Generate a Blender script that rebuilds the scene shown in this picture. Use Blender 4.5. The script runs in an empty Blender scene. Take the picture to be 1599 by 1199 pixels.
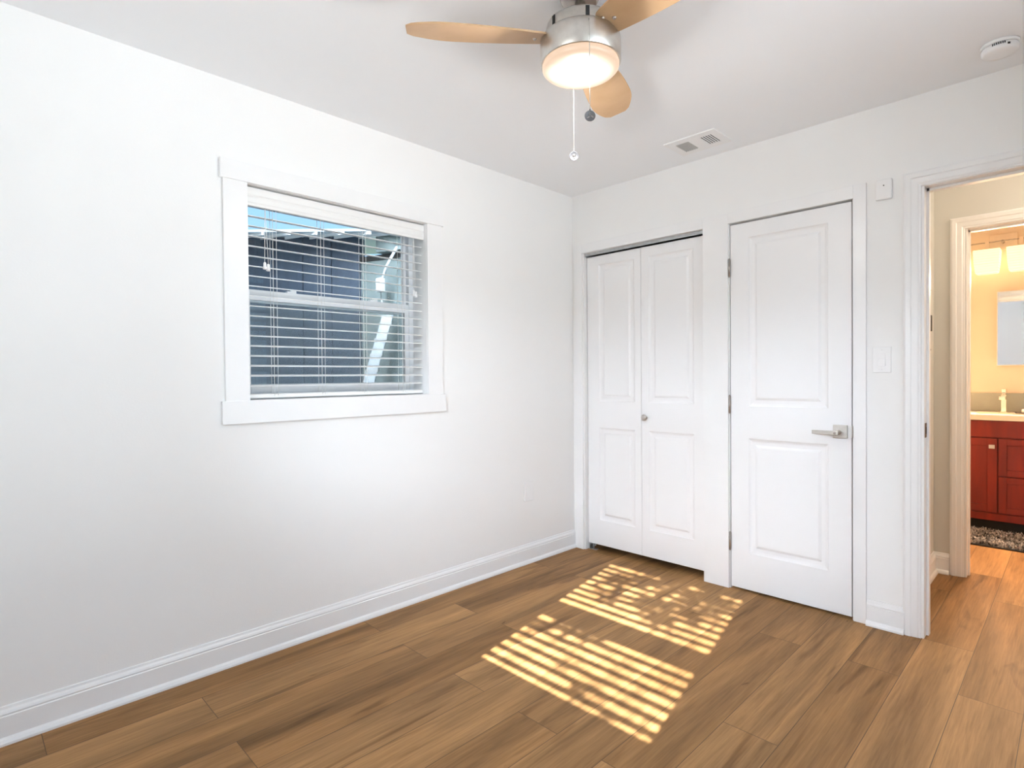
import bpy, bmesh, math, random
from mathutils import Vector, Matrix
random.seed(7)
SC = bpy.context.scene
COL = SC.collection

# ------------------------------------------------------------------ camera
cam_d = bpy.data.cameras.new('camera')
cam = bpy.data.objects.new('camera', cam_d)
COL.objects.link(cam)
cam_d.sensor_fit = 'HORIZONTAL'
cam_d.sensor_width = 36.0
cam_d.lens = 36.0 * 881.584 / 1599.0
cam_d.clip_start = 0.02
_yaw, _pitch, _roll = 0.789327846, -0.0128746, -0.00844232
_f = Vector((-math.sin(_yaw), math.cos(_yaw), 0)); _r = Vector((math.cos(_yaw), math.sin(_yaw), 0)); _u = Vector((0, 0, 1))
_F = _f * math.cos(_pitch) + _u * math.sin(_pitch); _U2 = -_f * math.sin(_pitch) + _u * math.cos(_pitch)
_R = _r * math.cos(_roll) + _U2 * math.sin(_roll); _U = -_r * math.sin(_roll) + _U2 * math.cos(_roll)
_m = Matrix((( _R.x, _U.x, -_F.x, 2.50286), (_R.y, _U.y, -_F.y, -3.08877), (_R.z, _U.z, -_F.z, 1.194756), (0, 0, 0, 1)))
cam.matrix_world = _m
SC.camera = cam

# ------------------------------------------------------------------ colour management
SC.view_settings.view_transform = 'Standard'
SC.view_settings.look = 'None'
SC.view_settings.gamma = 1.0
SC.view_settings.use_curve_mapping = False
SC.view_settings.exposure = 0.17
SC.render.film_transparent = False
cy = SC.cycles
cy.use_denoising = True
try:
    cy.denoiser = 'OPENIMAGEDENOISE'
    cy.denoising_input_passes = 'RGB_ALBEDO_NORMAL'
except Exception:
    pass
cy.max_bounces = 14; cy.diffuse_bounces = 8; cy.glossy_bounces = 5; cy.transparent_max_bounces = 24
cy.transmission_bounces = 8
cy.sample_clamp_indirect = 6.0
cy.caustics_reflective = False; cy.caustics_refractive = False

# ------------------------------------------------------------------ sky: pale blue, with the bright haze round the sun in the south
SUN_DIR = Vector((-0.205, 1.0, -0.555)).normalized()      # the way the sunlight travels
SKY_BASE = 1.15
SKY_GLOW = 72.0
SKY_EAST = 1.3  # extra glow added in the unseen eastern sky as room fill
world = bpy.data.worlds.new('sky'); SC.world = world
world.use_nodes = True
nt = world.node_tree; nt.nodes.clear()
wo = nt.nodes.new('ShaderNodeOutputWorld'); bg = nt.nodes.new('ShaderNodeBackground')
tc = nt.nodes.new('ShaderNodeTexCoord')
dot = nt.nodes.new('ShaderNodeVectorMath'); dot.operation = 'DOT_PRODUCT'
_g = Vector((0.30, -1.0, 0.34)).normalized(); dot.inputs[1].default_value = _g
nt.links.new(tc.outputs['Generated'], dot.inputs[0])
mr = nt.nodes.new('ShaderNodeMapRange'); mr.interpolation_type = 'SMOOTHSTEP'
mr.inputs['From Min'].default_value = 0.83; mr.inputs['From Max'].default_value = 0.97
nt.links.new(dot.outputs['Value'], mr.inputs['Value'])
sep = nt.nodes.new('ShaderNodeSeparateXYZ'); nt.links.new(tc.outputs['Generated'], sep.inputs[0])
rp = nt.nodes.new('ShaderNodeValToRGB')
rp.color_ramp.elements[0].position = 0.0; rp.color_ramp.elements[0].color = (0.60, 0.84, 1.0, 1)
rp.color_ramp.elements[1].position = 0.36; rp.color_ramp.elements[1].color = (0.30, 0.60, 1.0, 1)
_z = rp.color_ramp.elements.new(0.85); _z.color = (0.80, 0.89, 1.0, 1)
nt.links.new(sep.outputs['Z'], rp.inputs[0])
hi = nt.nodes.new('ShaderNodeMapRange'); hi.interpolation_type = 'SMOOTHSTEP'      # unseen overhead sky brightened to light the window reveals
hi.inputs['From Min'].default_value = 0.36; hi.inputs['From Max'].default_value = 0.85; hi.inputs['To Min'].default_value = SKY_BASE; hi.inputs['To Max'].default_value = SKY_BASE * 3.6
nt.links.new(sep.outputs['Z'], hi.inputs['Value'])
mulb = nt.nodes.new('ShaderNodeVectorMath'); mulb.operation = 'SCALE'; mulb.inputs['Scale'].default_value = SKY_BASE
nt.links.new(rp.outputs['Color'], mulb.inputs[0]); nt.links.new(hi.outputs['Result'], mulb.inputs['Scale'])
mulg = nt.nodes.new('ShaderNodeMath'); mulg.operation = 'MULTIPLY'; mulg.inputs[1].default_value = SKY_GLOW
nt.links.new(mr.outputs['Result'], mulg.inputs[0])
glc = nt.nodes.new('ShaderNodeVectorMath'); glc.operation = 'SCALE'; glc.inputs[0].default_value = (0.86, 0.90, 1.0)
dot2 = nt.nodes.new('ShaderNodeVectorMath'); dot2.operation = 'DOT_PRODUCT'
dot2.inputs[1].default_value = Vector((1.0, 0.0, 0.20)).normalized(); nt.links.new(tc.outputs['Generated'], dot2.inputs[0])
mr2 = nt.nodes.new('ShaderNodeMapRange'); mr2.interpolation_type = 'SMOOTHSTEP'
mr2.inputs['From Min'].default_value = 0.2; mr2.inputs['From Max'].default_value = 0.8
nt.links.new(dot2.outputs['Value'], mr2.inputs['Value'])
mul2 = nt.nodes.new('ShaderNodeMath'); mul2.operation = 'MULTIPLY'; mul2.inputs[1].default_value = SKY_EAST
nt.links.new(mr2.outputs['Result'], mul2.inputs[0])
gle = nt.nodes.new('ShaderNodeVectorMath'); gle.operation = 'SCALE'; gle.inputs[0].default_value = (0.83, 0.91, 1.04)
nt.links.new(mul2.outputs[0], gle.inputs['Scale']); nt.links.new(mulg.outputs[0], glc.inputs['Scale'])
addg = nt.nodes.new('ShaderNodeVectorMath'); addg.operation = 'ADD'
nt.links.new(gle.outputs[0], addg.inputs[0]); nt.links.new(glc.outputs[0], addg.inputs[1])
addw = nt.nodes.new('ShaderNodeVectorMath'); addw.operation = 'ADD'
nt.links.new(mulb.outputs[0], addw.inputs[0]); nt.links.new(addg.outputs[0], addw.inputs[1])
nt.links.new(addw.outputs[0], bg.inputs['Color']); bg.inputs['Strength'].default_value = 1.0
nt.links.new(bg.outputs[0], wo.inputs['Surface'])
world.cycles.sampling_method = 'MANUAL'; world.cycles.sample_map_resolution = 512

sun_d = bpy.data.lights.new('sun', 'SUN'); sun_d.energy = 52.0; sun_d.angle = math.radians(0.32); sun_d.color = (1.0, 0.96, 0.90)
sun = bpy.data.objects.new('sun', sun_d); COL.objects.link(sun)
sun.rotation_euler = SUN_DIR.to_track_quat('-Z', 'Y').to_euler(); sun.location = (3, -9, 6)

def portal(name, loc, direction, w, h):
    d = bpy.data.lights.new(name, 'AREA'); d.shape = 'RECTANGLE'; d.size = w; d.size_y = h
    d.cycles.is_portal = True
    o = bpy.data.objects.new(name, d); COL.objects.link(o); o.location = loc
    o.rotation_euler = Vector(direction).to_track_quat('-Z', 'Z' if abs(direction[2]) < .5 else 'Y').to_euler()
    return o
portal('daylight_portal_rear', (1.55, -3.70, 1.565), (0, 1, 0), 1.1, 1.1)
portal('daylight_portal_right', (3.33, -2.04, 1.30), (-1, 0, 0), 2.8, 2.1)
portal('daylight_portal_left', (-0.20, -1.72, 1.565), (1, 0, 0), 1.1, 1.1)

# ------------------------------------------------------------------ helpers
WORLD = {}
class MB:
    """collects shapes in world coordinates and links them as ONE mesh object"""
    def __init__(s): s.v = []; s.f = []; s.sm = []
    def add(s, vs, fs, smooth=False):
        o = len(s.v); s.v += [tuple(v) for v in vs]; s.f += [tuple(i + o for i in f) for f in fs]; s.sm += [smooth] * len(fs)
        return s
    def box(s, x0, x1, y0, y1, z0, z1, M=None):
        vs = [Vector((x, y, z)) for z in (z0, z1) for y in (y0, y1) for x in (x0, x1)]
        if M is not None: vs = [M @ v for v in vs]
        return s.add(vs, [(0, 2, 3, 1), (4, 5, 7, 6), (0, 1, 5, 4), (2, 6, 7, 3), (0, 4, 6, 2), (1, 3, 7, 5)])
    def prism(s, poly, a, b, fn, smooth=False):
        """poly: 2-D points; fn(p, t) -> 3-D"""
        n = len(poly)
        vs = [fn(p, a) for p in poly] + [fn(p, b) for p in poly]
        s.add(vs, [(i, (i + 1) % n, n + (i + 1) % n, n + i) for i in range(n)], smooth)
        o = len(s.v) - 2 * n
        s.f += [tuple(o + i for i in reversed(range(n))), tuple(o + n + i for i in range(n))]; s.sm += [False, False]
        return s
    def lathe(s, prof, c, n=32, M=None, smooth=True, caps=True):
        """prof: (r, z) pairs, axis z through c"""
        vs = []
        for r, z in prof:
            for k in range(n):
                a = 2 * math.pi * k / n; v = Vector((r * math.cos(a), r * math.sin(a), z))
                if M is not None: v = M @ v
                vs.append(v + Vector(c))
        fs = [(j * n + k, j * n + (k + 1) % n, (j + 1) * n + (k + 1) % n, (j + 1) * n + k) for j in range(len(prof) - 1) for k in range(n)]
        s.add(vs, fs, smooth)
        if caps:
            o = len(s.v) - len(vs)
            s.f += [tuple(o + k for k in reversed(range(n))), tuple(o + (len(prof) - 1) * n + k for k in range(n))]; s.sm += [False, False]
        return s
    def tube(s, pts, r, n=8):
        pts = [Vector(p) for p in pts]; vs = []
        for i, p in enumerate(pts):
            t = (pts[min(i + 1, len(pts) - 1)] - pts[max(i - 1, 0)]).normalized()
            a = t.cross(Vector((0, 0, 1)));
            if a.length < 1e-3: a = t.cross(Vector((1, 0, 0)))
            a.normalize(); b = t.cross(a)
            vs += [p + a * (r * math.cos(2 * math.pi * k / n)) + b * (r * math.sin(2 * math.pi * k / n)) for k in range(n)]
        fs = [(j * n + k, (j + 1) * n + k, (j + 1) * n + (k + 1) % n, j * n + (k + 1) % n) for j in range(len(pts) - 1) for k in range(n)]
        s.add(vs, fs, True); o = len(s.v) - len(vs)
        s.f += [tuple(o + k for k in range(n)), tuple(o + (len(pts) - 1) * n + k for k in reversed(range(n)))]; s.sm += [False, False]
        return s
    def build(s, name, mat, parent=None, bevel=0, segs=2, origin=None, recalc=True):
        base = Vector(WORLD.get(parent.name, (0, 0, 0))) if parent else Vector(origin or (0, 0, 0))
        me = bpy.data.meshes.new(name); me.from_pydata([tuple(Vector(v) - base) for v in s.v], [], s.f)
        me.polygons.foreach_set('use_smooth', s.sm)
        if recalc:
            bm = bmesh.new(); bm.from_mesh(me); bmesh.ops.recalc_face_normals(bm, faces=bm.faces); bm.to_mesh(me); bm.free()
        me.materials.append(mat); me.update()
        o = bpy.data.objects.new(name, me); COL.objects.link(o)
        if parent: o.parent = parent
        else: o.location = base
        WORLD[o.name] = tuple(base)
        if bevel:
            m = o.modifiers.new('bevel', 'BEVEL'); m.width = bevel; m.segments = segs; m.limit_method = 'ANGLE'; m.angle_limit = math.radians(40)
            if hasattr(m, 'harden_normals'): m.harden_normals = False
        return o
def box(name, mat, b, parent=None, bevel=0, origin=None):
    return MB().box(*b).build(name, mat, parent, bevel, origin=origin)
def empty(name, loc):
    o = bpy.data.objects.new(name, None); COL.objects.link(o); o.location = loc; o.empty_display_size = .1
    WORLD[o.name] = tuple(loc); return o
def tag(o, label=None, cat=None, group=None, kind=None):
    if label: o['label'] = label
    if cat: o['category'] = cat
    if group: o['group'] = group
    if kind: o['kind'] = kind
    return o
def struct(o, label=None, cat=None): return tag(o, label, cat, None, 'structure')

# ------------------------------------------------------------------ materials
def mat(name, col=(.8, .8, .8), rough=.5, metal=0., spec=.5, bump=0., bscale=200., var=0., vscale=3., coat=0., emis=None, estr=0.):
    m = bpy.data.materials.new(name); m.use_nodes = True; t = m.node_tree; b = t.nodes['Principled BSDF']
    b.inputs['Base Color'].default_value = (*col, 1); b.inputs['Roughness'].default_value = rough; b.inputs['Metallic'].default_value = metal
    b.inputs['Specular IOR Level'].default_value = spec; b.inputs['Coat Weight'].default_value = coat
    c = t.nodes.new('ShaderNodeTexCoord')
    if var:
        n = t.nodes.new('ShaderNodeTexNoise'); n.inputs['Scale'].default_value = vscale; n.inputs['Detail'].default_value = 4
        t.links.new(c.outputs['Object'], n.inputs['Vector'])
        r = t.nodes.new('ShaderNodeValToRGB'); r.color_ramp.elements[0].position = .3; r.color_ramp.elements[1].position = .7
        r.color_ramp.elements[0].color = (*[max(0, x * (1 - var)) for x in col], 1); r.color_ramp.elements[1].color = (*[min(1, x * (1 + var)) for x in col], 1)
        t.links.new(n.outputs['Fac'], r.inputs[0]); t.links.new(r.outputs[0], b.inputs['Base Color'])
    if bump:
        n = t.nodes.new('ShaderNodeTexNoise'); n.inputs['Scale'].default_value = bscale; n.inputs['Detail'].default_value = 3
        t.links.new(c.outputs['Object'], n.inputs['Vector'])
        p = t.nodes.new('ShaderNodeBump'); p.inputs['Strength'].default_value = bump; p.inputs['Distance'].default_value = .002
        t.links.new(n.outputs['Fac'], p.inputs['Height']); t.links.new(p.outputs[0], b.inputs['Normal'])
    if emis: b.inputs['Emission Color'].default_value = (*emis, 1); b.inputs['Emission Strength'].default_value = estr
    return m
M = {}
M['wall'] = mat('wall_paint', (.87, .868, .86), .6, spec=.3, bump=.12, bscale=140, var=.008, vscale=1.5)
M['ceil'] = mat('ceiling_paint', (.895, .915, .94), .8, spec=.2, bump=.1, bscale=160)
M['trim'] = mat('trim_paint', (.86, .86, .86), .32, spec=.5, var=.01, vscale=6)
M['door'] = mat('door_paint', (.86, .86, .865), .38, spec=.5, bump=.03, bscale=90)
M['vinyl'] = mat('white_vinyl', (.84, .86, .88), .35, var=.01)
M['slat'] = mat('blind_slat_white', (.85, .85, .84), .4, var=.01)
M['cord'] = mat('white_cord', (.82, .82, .80), .7, var=.02, vscale=300)
M['plastic'] = mat('white_plastic', (.86, .86, .86), .3, var=.005, vscale=10)
M['nickel'] = mat('brushed_nickel', (.62, .59, .55), .3, metal=1., var=.05, vscale=60)
M['dnickel'] = mat('dull_nickel', (.42, .38, .35), .36, metal=1., var=.06, vscale=80)
M['steel'] = mat('galvanised_steel', (.55, .56, .56), .4, metal=.9, var=.08, vscale=40)
M['medal'] = mat('medallion_metal', (.17, .17, .18), .55, metal=.6, var=.1, vscale=150)
M['black'] = mat('black_slot', (.012, .012, .012), .6, var=.1, vscale=30)
M['grey'] = mat('grey_sheet', (.45, .45, .44), .5, var=.03, vscale=20)
M['panelgrey'] = mat('panel_grey_paint', (.42, .39, .34), .5, var=.04, vscale=10)
M['brass'] = mat('aged_strike_metal', (.20, .12, .075), .4, metal=.9, var=.1, vscale=60)

def glass_mat():
    m = bpy.data.materials.new('clear_pane'); m.use_nodes = True; t = m.node_tree; t.nodes.clear()
    o = t.nodes.new('ShaderNodeOutputMaterial'); tr = t.nodes.new('ShaderNodeBsdfTransparent'); gl = t.nodes.new('ShaderNodeBsdfGlossy')
    tr.inputs[0].default_value = (.95, .98, .99, 1); gl.inputs['Roughness'].default_value = .0
    fr = t.nodes.new('ShaderNodeFresnel'); fr.inputs['IOR'].default_value = 1.3
    mx = t.nodes.new('ShaderNodeMixShader')
    t.links.new(fr.outputs[0], mx.inputs[0]); t.links.new(tr.outputs[0], mx.inputs[1]); t.links.new(gl.outputs[0], mx.inputs[2]); t.links.new(mx.outputs[0], o.inputs[0])
    return m
M['glass'] = glass_mat()

def screen_mat():
    m = bpy.data.materials.new('insect_mesh'); m.use_nodes = True; t = m.node_tree; t.nodes.clear()
    o = t.nodes.new('ShaderNodeOutputMaterial'); tr = t.nodes.new('ShaderNodeBsdfTransparent'); df = t.nodes.new('ShaderNodeBsdfDiffuse'); mx = t.nodes.new('ShaderNodeMixShader')
    df.inputs[0].default_value = (.34, .38, .38, 1); mx.inputs[0].default_value = .26
    t.links.new(tr.outputs[0], mx.inputs[1]); t.links.new(df.outputs[0], mx.inputs[2]); t.links.new(mx.outputs[0], o.inputs[0])
    return m
M['screen'] = screen_mat()

def node(t, k, **kw):
    n = t.nodes.new(k)
    for a, b in kw.items(): setattr(n, a, b)
    return n
def floor_mat():
    m = bpy.data.materials.new('oak_plank_floor'); m.use_nodes = True; t = m.node_tree; b = t.nodes['Principled BSDF']; L = t.links.new
    c = node(t, 'ShaderNodeTexCoord'); s = node(t, 'ShaderNodeSeparateXYZ'); L(c.outputs['Object'], s.inputs[0])
    sw = node(t, 'ShaderNodeCombineXYZ'); L(s.outputs['Y'], sw.inputs['X']); L(s.outputs['X'], sw.inputs['Y'])
    br = node(t, 'ShaderNodeTexBrick'); br.offset = .37; br.offset_frequency = 2
    br.inputs['Scale'].default_value = 1; br.inputs['Brick Width'].default_value = 1.22; br.inputs['Row Height'].default_value = .182
    br.inputs['Mortar Size'].default_value = .0012; br.inputs['Mortar Smooth'].default_value = .3
    br.inputs['Color1'].default_value = (0, 0, 0, 1); br.inputs['Color2'].default_value = (1, 1, 1, 1); br.inputs['Mortar'].default_value = (.5, .5, .5, 1)
    L(sw.outputs[0], br.inputs['Vector'])
    rid = node(t, 'ShaderNodeSeparateColor'); L(br.outputs['Color'], rid.inputs[0])
    off = node(t, 'ShaderNodeMath', operation='MULTIPLY'); off.inputs[1].default_value = 37.0; L(rid.outputs[0], off.inputs[0])
    # stretched coordinates: x across the plank, y along it, z shifted per plank
    def coords(sx, sy):
        cx = node(t, 'ShaderNodeMath', operation='MULTIPLY'); cx.inputs[1].default_value = sx; L(s.outputs['X'], cx.inputs[0])
        cyy = node(t, 'ShaderNodeMath', operation='MULTIPLY'); cyy.inputs[1].default_value = sy; L(s.outputs['Y'], cyy.inputs[0])
        cc = node(t, 'ShaderNodeCombineXYZ'); L(cx.outputs[0], cc.inputs[0]); L(cyy.outputs[0], cc.inputs[1]); L(off.outputs[0], cc.inputs[2])
        return cc.outputs[0]
    big = node(t, 'ShaderNodeTexNoise'); big.inputs['Scale'].default_value = 1; big.inputs['Detail'].default_value = 5; big.inputs['Roughness'].default_value = .55; big.inputs['Distortion'].default_value = .6
    L(coords(9, .9), big.inputs['Vector'])
    fine = node(t, 'ShaderNodeTexNoise'); fine.inputs['Scale'].default_value = 1; fine.inputs['Detail'].default_value = 6; fine.inputs['Roughness'].default_value = .65
    L(coords(120, 4.5), fine.inputs['Vector'])
    streak = node(t, 'ShaderNodeTexNoise'); streak.inputs['Scale'].default_value = 1; streak.inputs['Detail'].default_value = 3; streak.inputs['Distortion'].default_value = 1.0
    L(coords(16, 1.6), streak.inputs['Vector'])
    knot = node(t, 'ShaderNodeTexNoise'); knot.inputs['Scale'].default_value = 1; knot.inputs['Detail'].default_value = 2; knot.inputs['Distortion'].default_value = .5
    L(coords(22, 7.0), knot.inputs['Vector'])
    # base tone per plank
    base = node(t, 'ShaderNodeValToRGB'); e = base.color_ramp.elements
    e[0].position = 0; e[0].color = (.29, .155, .062, 1); e[1].position = 1; e[1].color = (.41, .233, .102, 1)
    k = e.new(.5); k.color = (.35, .194, .082, 1)
    L(rid.outputs[0], base.inputs[0])
    r1 = node(t, 'ShaderNodeValToRGB'); r1.color_ramp.elements[0].position = .3; r1.color_ramp.elements[0].color = (.58, .57, .56, 1); r1.color_ramp.elements[1].position = .66; r1.color_ramp.elements[1].color = (1.18, 1.16, 1.12, 1)
    L(big.outputs['Fac'], r1.inputs[0])
    m1 = node(t, 'ShaderNodeMix', data_type='RGBA', blend_type='MULTIPLY'); m1.inputs['Factor'].default_value = 1; L(base.outputs[0], m1.inputs['A']); L(r1.outputs[0], m1.inputs['B'])
    r2 = node(t, 'ShaderNodeValToRGB'); r2.color_ramp.elements[0].position = .25; r2.color_ramp.elements[0].color = (.70, .68, .66, 1); r2.color_ramp.elements[1].position = .7; r2.color_ramp.elements[1].color = (1.14, 1.13, 1.12, 1)
    L(fine.outputs['Fac'], r2.inputs[0])
    m2 = node(t, 'ShaderNodeMix', data_type='RGBA', blend_type='MULTIPLY'); m2.inputs['Factor'].default_value = 1; L(m1.outputs['Result'], m2.inputs['A']); L(r2.outputs[0], m2.inputs['B'])
    r3 = node(t, 'ShaderNodeValToRGB'); r3.color_ramp.elements[0].position = .56; r3.color_ramp.elements[0].color = (1, 1, 1, 1); r3.color_ramp.elements[1].position = .72; r3.color_ramp.elements[1].color = (.52, .48, .45, 1)
    L(streak.outputs['Fac'], r3.inputs[0])
    m3 = node(t, 'ShaderNodeMix', data_type='RGBA', blend_type='MULTIPLY'); m3.inputs['Factor'].default_value = .8; L(m2.outputs['Result'], m3.inputs['A']); L(r3.outputs[0], m3.inputs['B'])
    r4 = node(t, 'ShaderNodeValToRGB'); r4.color_ramp.elements[0].position = .74; r4.color_ramp.elements[0].color = (1, 1, 1, 1); r4.color_ramp.elements[1].position = .80; r4.color_ramp.elements[1].color = (.42, .36, .32, 1)
    L(knot.outputs['Fac'], r4.inputs[0])
    m4 = node(t, 'ShaderNodeMix', data_type='RGBA', blend_type='MULTIPLY'); m4.inputs['Factor'].default_value = .9; L(m3.outputs['Result'], m4.inputs['A']); L(r4.outputs[0], m4.inputs['B'])
    m5 = node(t, 'ShaderNodeMix', data_type='RGBA'); L(br.outputs['Fac'], m5.inputs['Factor']); L(m4.outputs['Result'], m5.inputs['A']); m5.inputs['B'].default_value = (.09, .055, .032, 1)
    L(m5.outputs['Result'], b.inputs['Base Color'])
    b.inputs['Roughness'].default_value = .5; b.inputs['Specular IOR Level'].default_value = .16
    h = node(t, 'ShaderNodeMath', operation='SUBTRACT'); L(fine.outputs['Fac'], h.inputs[0]); L(br.outputs['Fac'], h.inputs[1])
    bp = node(t, 'ShaderNodeBump'); bp.inputs['Strength'].default_value = .12; bp.inputs['Distance'].default_value = .002; L(h.outputs[0], bp.inputs['Height']); L(bp.outputs[0], b.inputs['Normal'])
    return m
M['floor'] = floor_mat()

def grain_mat(name, c0, c1, sx, sy, sz, rough=.4, coat=0.):
    m = bpy.data.materials.new(name); m.use_nodes = True; t = m.node_tree; b = t.nodes['Principled BSDF']; L = t.links.new
    c = node(t, 'ShaderNodeTexCoord'); mp = node(t, 'ShaderNodeMapping'); mp.inputs['Scale'].default_value = (sx, sy, sz); L(c.outputs['Object'], mp.inputs[0])
    n = node(t, 'ShaderNodeTexNoise'); n.inputs['Scale'].default_value = 1; n.inputs['Detail'].default_value = 6; n.inputs['Distortion'].default_value = .5; L(mp.outputs[0], n.inputs['Vector'])
    r = node(t, 'ShaderNodeValToRGB'); r.color_ramp.elements[0].position = .3; r.color_ramp.elements[0].color = (*c0, 1); r.color_ramp.elements[1].position = .7; r.color_ramp.elements[1].color = (*c1, 1)
    L(n.outputs['Fac'], r.inputs[0]); L(r.outputs[0], b.inputs['Base Color']); b.inputs['Roughness'].default_value = rough; b.inputs['Coat Weight'].default_value = coat
    b.inputs['Coat Roughness'].default_value = .2
    return m
M['cherry'] = grain_mat('cherry_wood', (.15, .009, .003), (.25, .017, .004), 14, 14, 2, .42, .04)
M['blade'] = grain_mat('maple_blade', (.50, .31, .16), (.60, .39, .22), 6, 6, 6, .45)

# ================================================================== SETTING
H = 2.44
YR = -3.50           # rear wall, behind the camera
XR = 3.10            # right wall
struct(box('floor', M['floor'], (-.2, 4.0, YR - .2, 3.1, -.12, 0)), 'brown oak plank floor running through the rooms', 'floor')
struct(box('ceiling', M['ceil'], (-.2, 4.0, YR - .2, 3.1, H, H + .12)), 'flat white painted ceiling', 'ceiling')
struct(box('roof', M['grey'], (-.35, 4.3, YR - .75, 3.4, H + .16, H + .24)), 'house roof above the room', 'roof')

def wall_with_holes(name, axis, a, b, lo, hi, holes, material, zt=H):
    """axis 'x': a wall of x a..b running along y lo..hi; axis 'y' the other way. holes: (u0,u1,z0,z1)"""
    mb = MB()
    us = sorted({lo, hi, *[h[0] for h in holes], *[h[1] for h in holes]}); zs = sorted({0, zt, *[h[2] for h in holes], *[h[3] for h in holes]})
    # a seamless slab: a grid of outer quads on both faces plus reveals, on shared vertices
    vid = {}
    def V(u, z, k):
        key = (round(u, 5), round(z, 5), k)
        if key not in vid:
            w = a if k == 0 else b
            vid[key] = len(mb.v); mb.v.append((w, u, z) if axis == 'x' else (u, w, z))
        return vid[key]
    def solid(i, j):
        if i < 0 or j < 0 or i >= len(us) - 1 or j >= len(zs) - 1: return False
        uc, zc = (us[i] + us[i + 1]) / 2, (zs[j] + zs[j + 1]) / 2
        return not any(h[0] < uc < h[1] and h[2] < zc < h[3] for h in holes)
    def F(*f): mb.f.append(f); mb.sm.append(False)
    for i in range(len(us) - 1):
        for j in range(len(zs) - 1):
            if not solid(i, j): continue
            u0, u1, z0, z1 = us[i], us[i + 1], zs[j], zs[j + 1]
            for k in (0, 1): F(V(u0, z0, k), V(u1, z0, k), V(u1, z1, k), V(u0, z1, k))
            if not solid(i - 1, j): F(V(u0, z0, 0), V(u0, z1, 0), V(u0, z1, 1), V(u0, z0, 1))
            if not solid(i + 1, j): F(V(u1, z0, 0), V(u1, z1, 0), V(u1, z1, 1), V(u1, z0, 1))
            if not solid(i, j - 1): F(V(u0, z0, 0), V(u1, z0, 0), V(u1, z0, 1), V(u0, z0, 1))
            if not solid(i, j + 1): F(V(u0, z1, 0), V(u1, z1, 0), V(u1, z1, 1), V(u0, z1, 1))
    return struct(mb.build(name, material))
WY0, WY1, WZ0, WZ1 = -2.19, -1.25, 1.10, 2.03
wall_with_holes('wall_left', 'x', -.20, 0, YR - .2, .80, [(WY0, WY1, WZ0, WZ1)], M['wall'])
WX0, WX1 = 1.08, 2.02
wall_with_holes('wall_rear', 'y', YR - .20, YR, 0, XR, [(WX0, WX1, WZ0, WZ1)], M['wall'])
EY0, EY1, EZ0, EZ1 = -3.40, -.68, .30, 2.30
wall_with_holes('wall_right', 'x', XR, XR + .20, YR - .2, 0, [(EY0, EY1, EZ0, EZ1)], M['wall'])
CX0, CX1, DX0, DX1, PX0, PX1, HZ = .094, .967, 1.118, 1.728, 2.003, 2.765, 2.035
wall_with_holes('wall_back', 'y', 0, .12, 0, 3.7, [(CX0, CX1, 0, HZ), (DX0, DX1, 0, HZ), (PX0, PX1, 0, HZ)], M['wall'])
# closets behind the doors, hall and bathroom shell
M['closet'] = mat('closet_paint', (.55, .55, .54), .8)
wall_with_holes('wall_closet', 'y', .70, .80, 0, 1.80, [], M['closet'])
wall_with_holes('wall_closet_divider', 'x', 1.0, 1.09, .12, .70, [], M['closet'])
M['hall'] = mat('hall_paint', (.66, .66, .63), .65, spec=.3, bump=.1, bscale=140, var=.008)
M['bathwall'] = mat('bath_paint', (.80, .70, .59), .6, spec=.3, bump=.1, bscale=140, var=.01)
wall_with_holes('wall_hall_end', 'x', 1.80, 1.88, .12, 1.10, [], M['hall'])
BX0, BX1 = 2.03, 2.77
wall_with_holes('wall_hall_far', 'y', 1.10, 1.20, 1.80, 3.7, [(BX0, BX1, 0, HZ)], M['hall'])
wall_with_holes('wall_hall_right', 'x', 3.6, 3.7, .12, 1.10, [], M['hall'])
wall_with_holes('wall_bath_back', 'y', 2.90, 3.0, 1.5, 3.3, [], M['bathwall'])
wall_with_holes('wall_bath_left', 'x', 1.5, 1.6, 1.20, 2.90, [], M['bathwall'])
wall_with_holes('wall_bath_right', 'x', 3.2, 3.3, 1.20, 2.90, [], M['bathwall'])

# ---- baseboards (profile: shoe, flat, cap)
BASE = [(0, 0), (.027, 0), (.027, .008), (.023, .018), (.015, .024), (.015, .090), (.012, .093), (.0135, .099), (.011, .106), (.006, .112), (.0045, .120), (0, .122)]
struct(MB().prism(BASE, YR, -.003, lambda p, t: (p[0], t, p[1])).build('baseboard_left', M['trim']))
struct(MB().prism(BASE, 1.786, 1.936, lambda p, t: (t, -p[0], p[1])).build('baseboard_back', M['trim']))
struct(MB().prism(BASE, 2.83, XR, lambda p, t: (t, -p[0], p[1])).build('baseboard_back_corner', M['trim']))
struct(MB().prism(BASE, YR, 0, lambda p, t: (XR - p[0], t, p[1])).build('baseboard_right', M['trim']))
struct(MB().prism(BASE, 0.03, XR - .03, lambda p, t: (t, YR + p[0], p[1])).build('baseboard_rear', M['trim']))
struct(MB().prism(BASE, .12, 1.10, lambda p, t: (1.88 + p[0], t, p[1])).build('baseboard_hall_end', M['trim']))
struct(MB().prism(BASE, 1.88, 1.957, lambda p, t: (t, 1.10 - p[0], p[1])).build('baseboard_hall_far', M['trim']))

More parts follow.
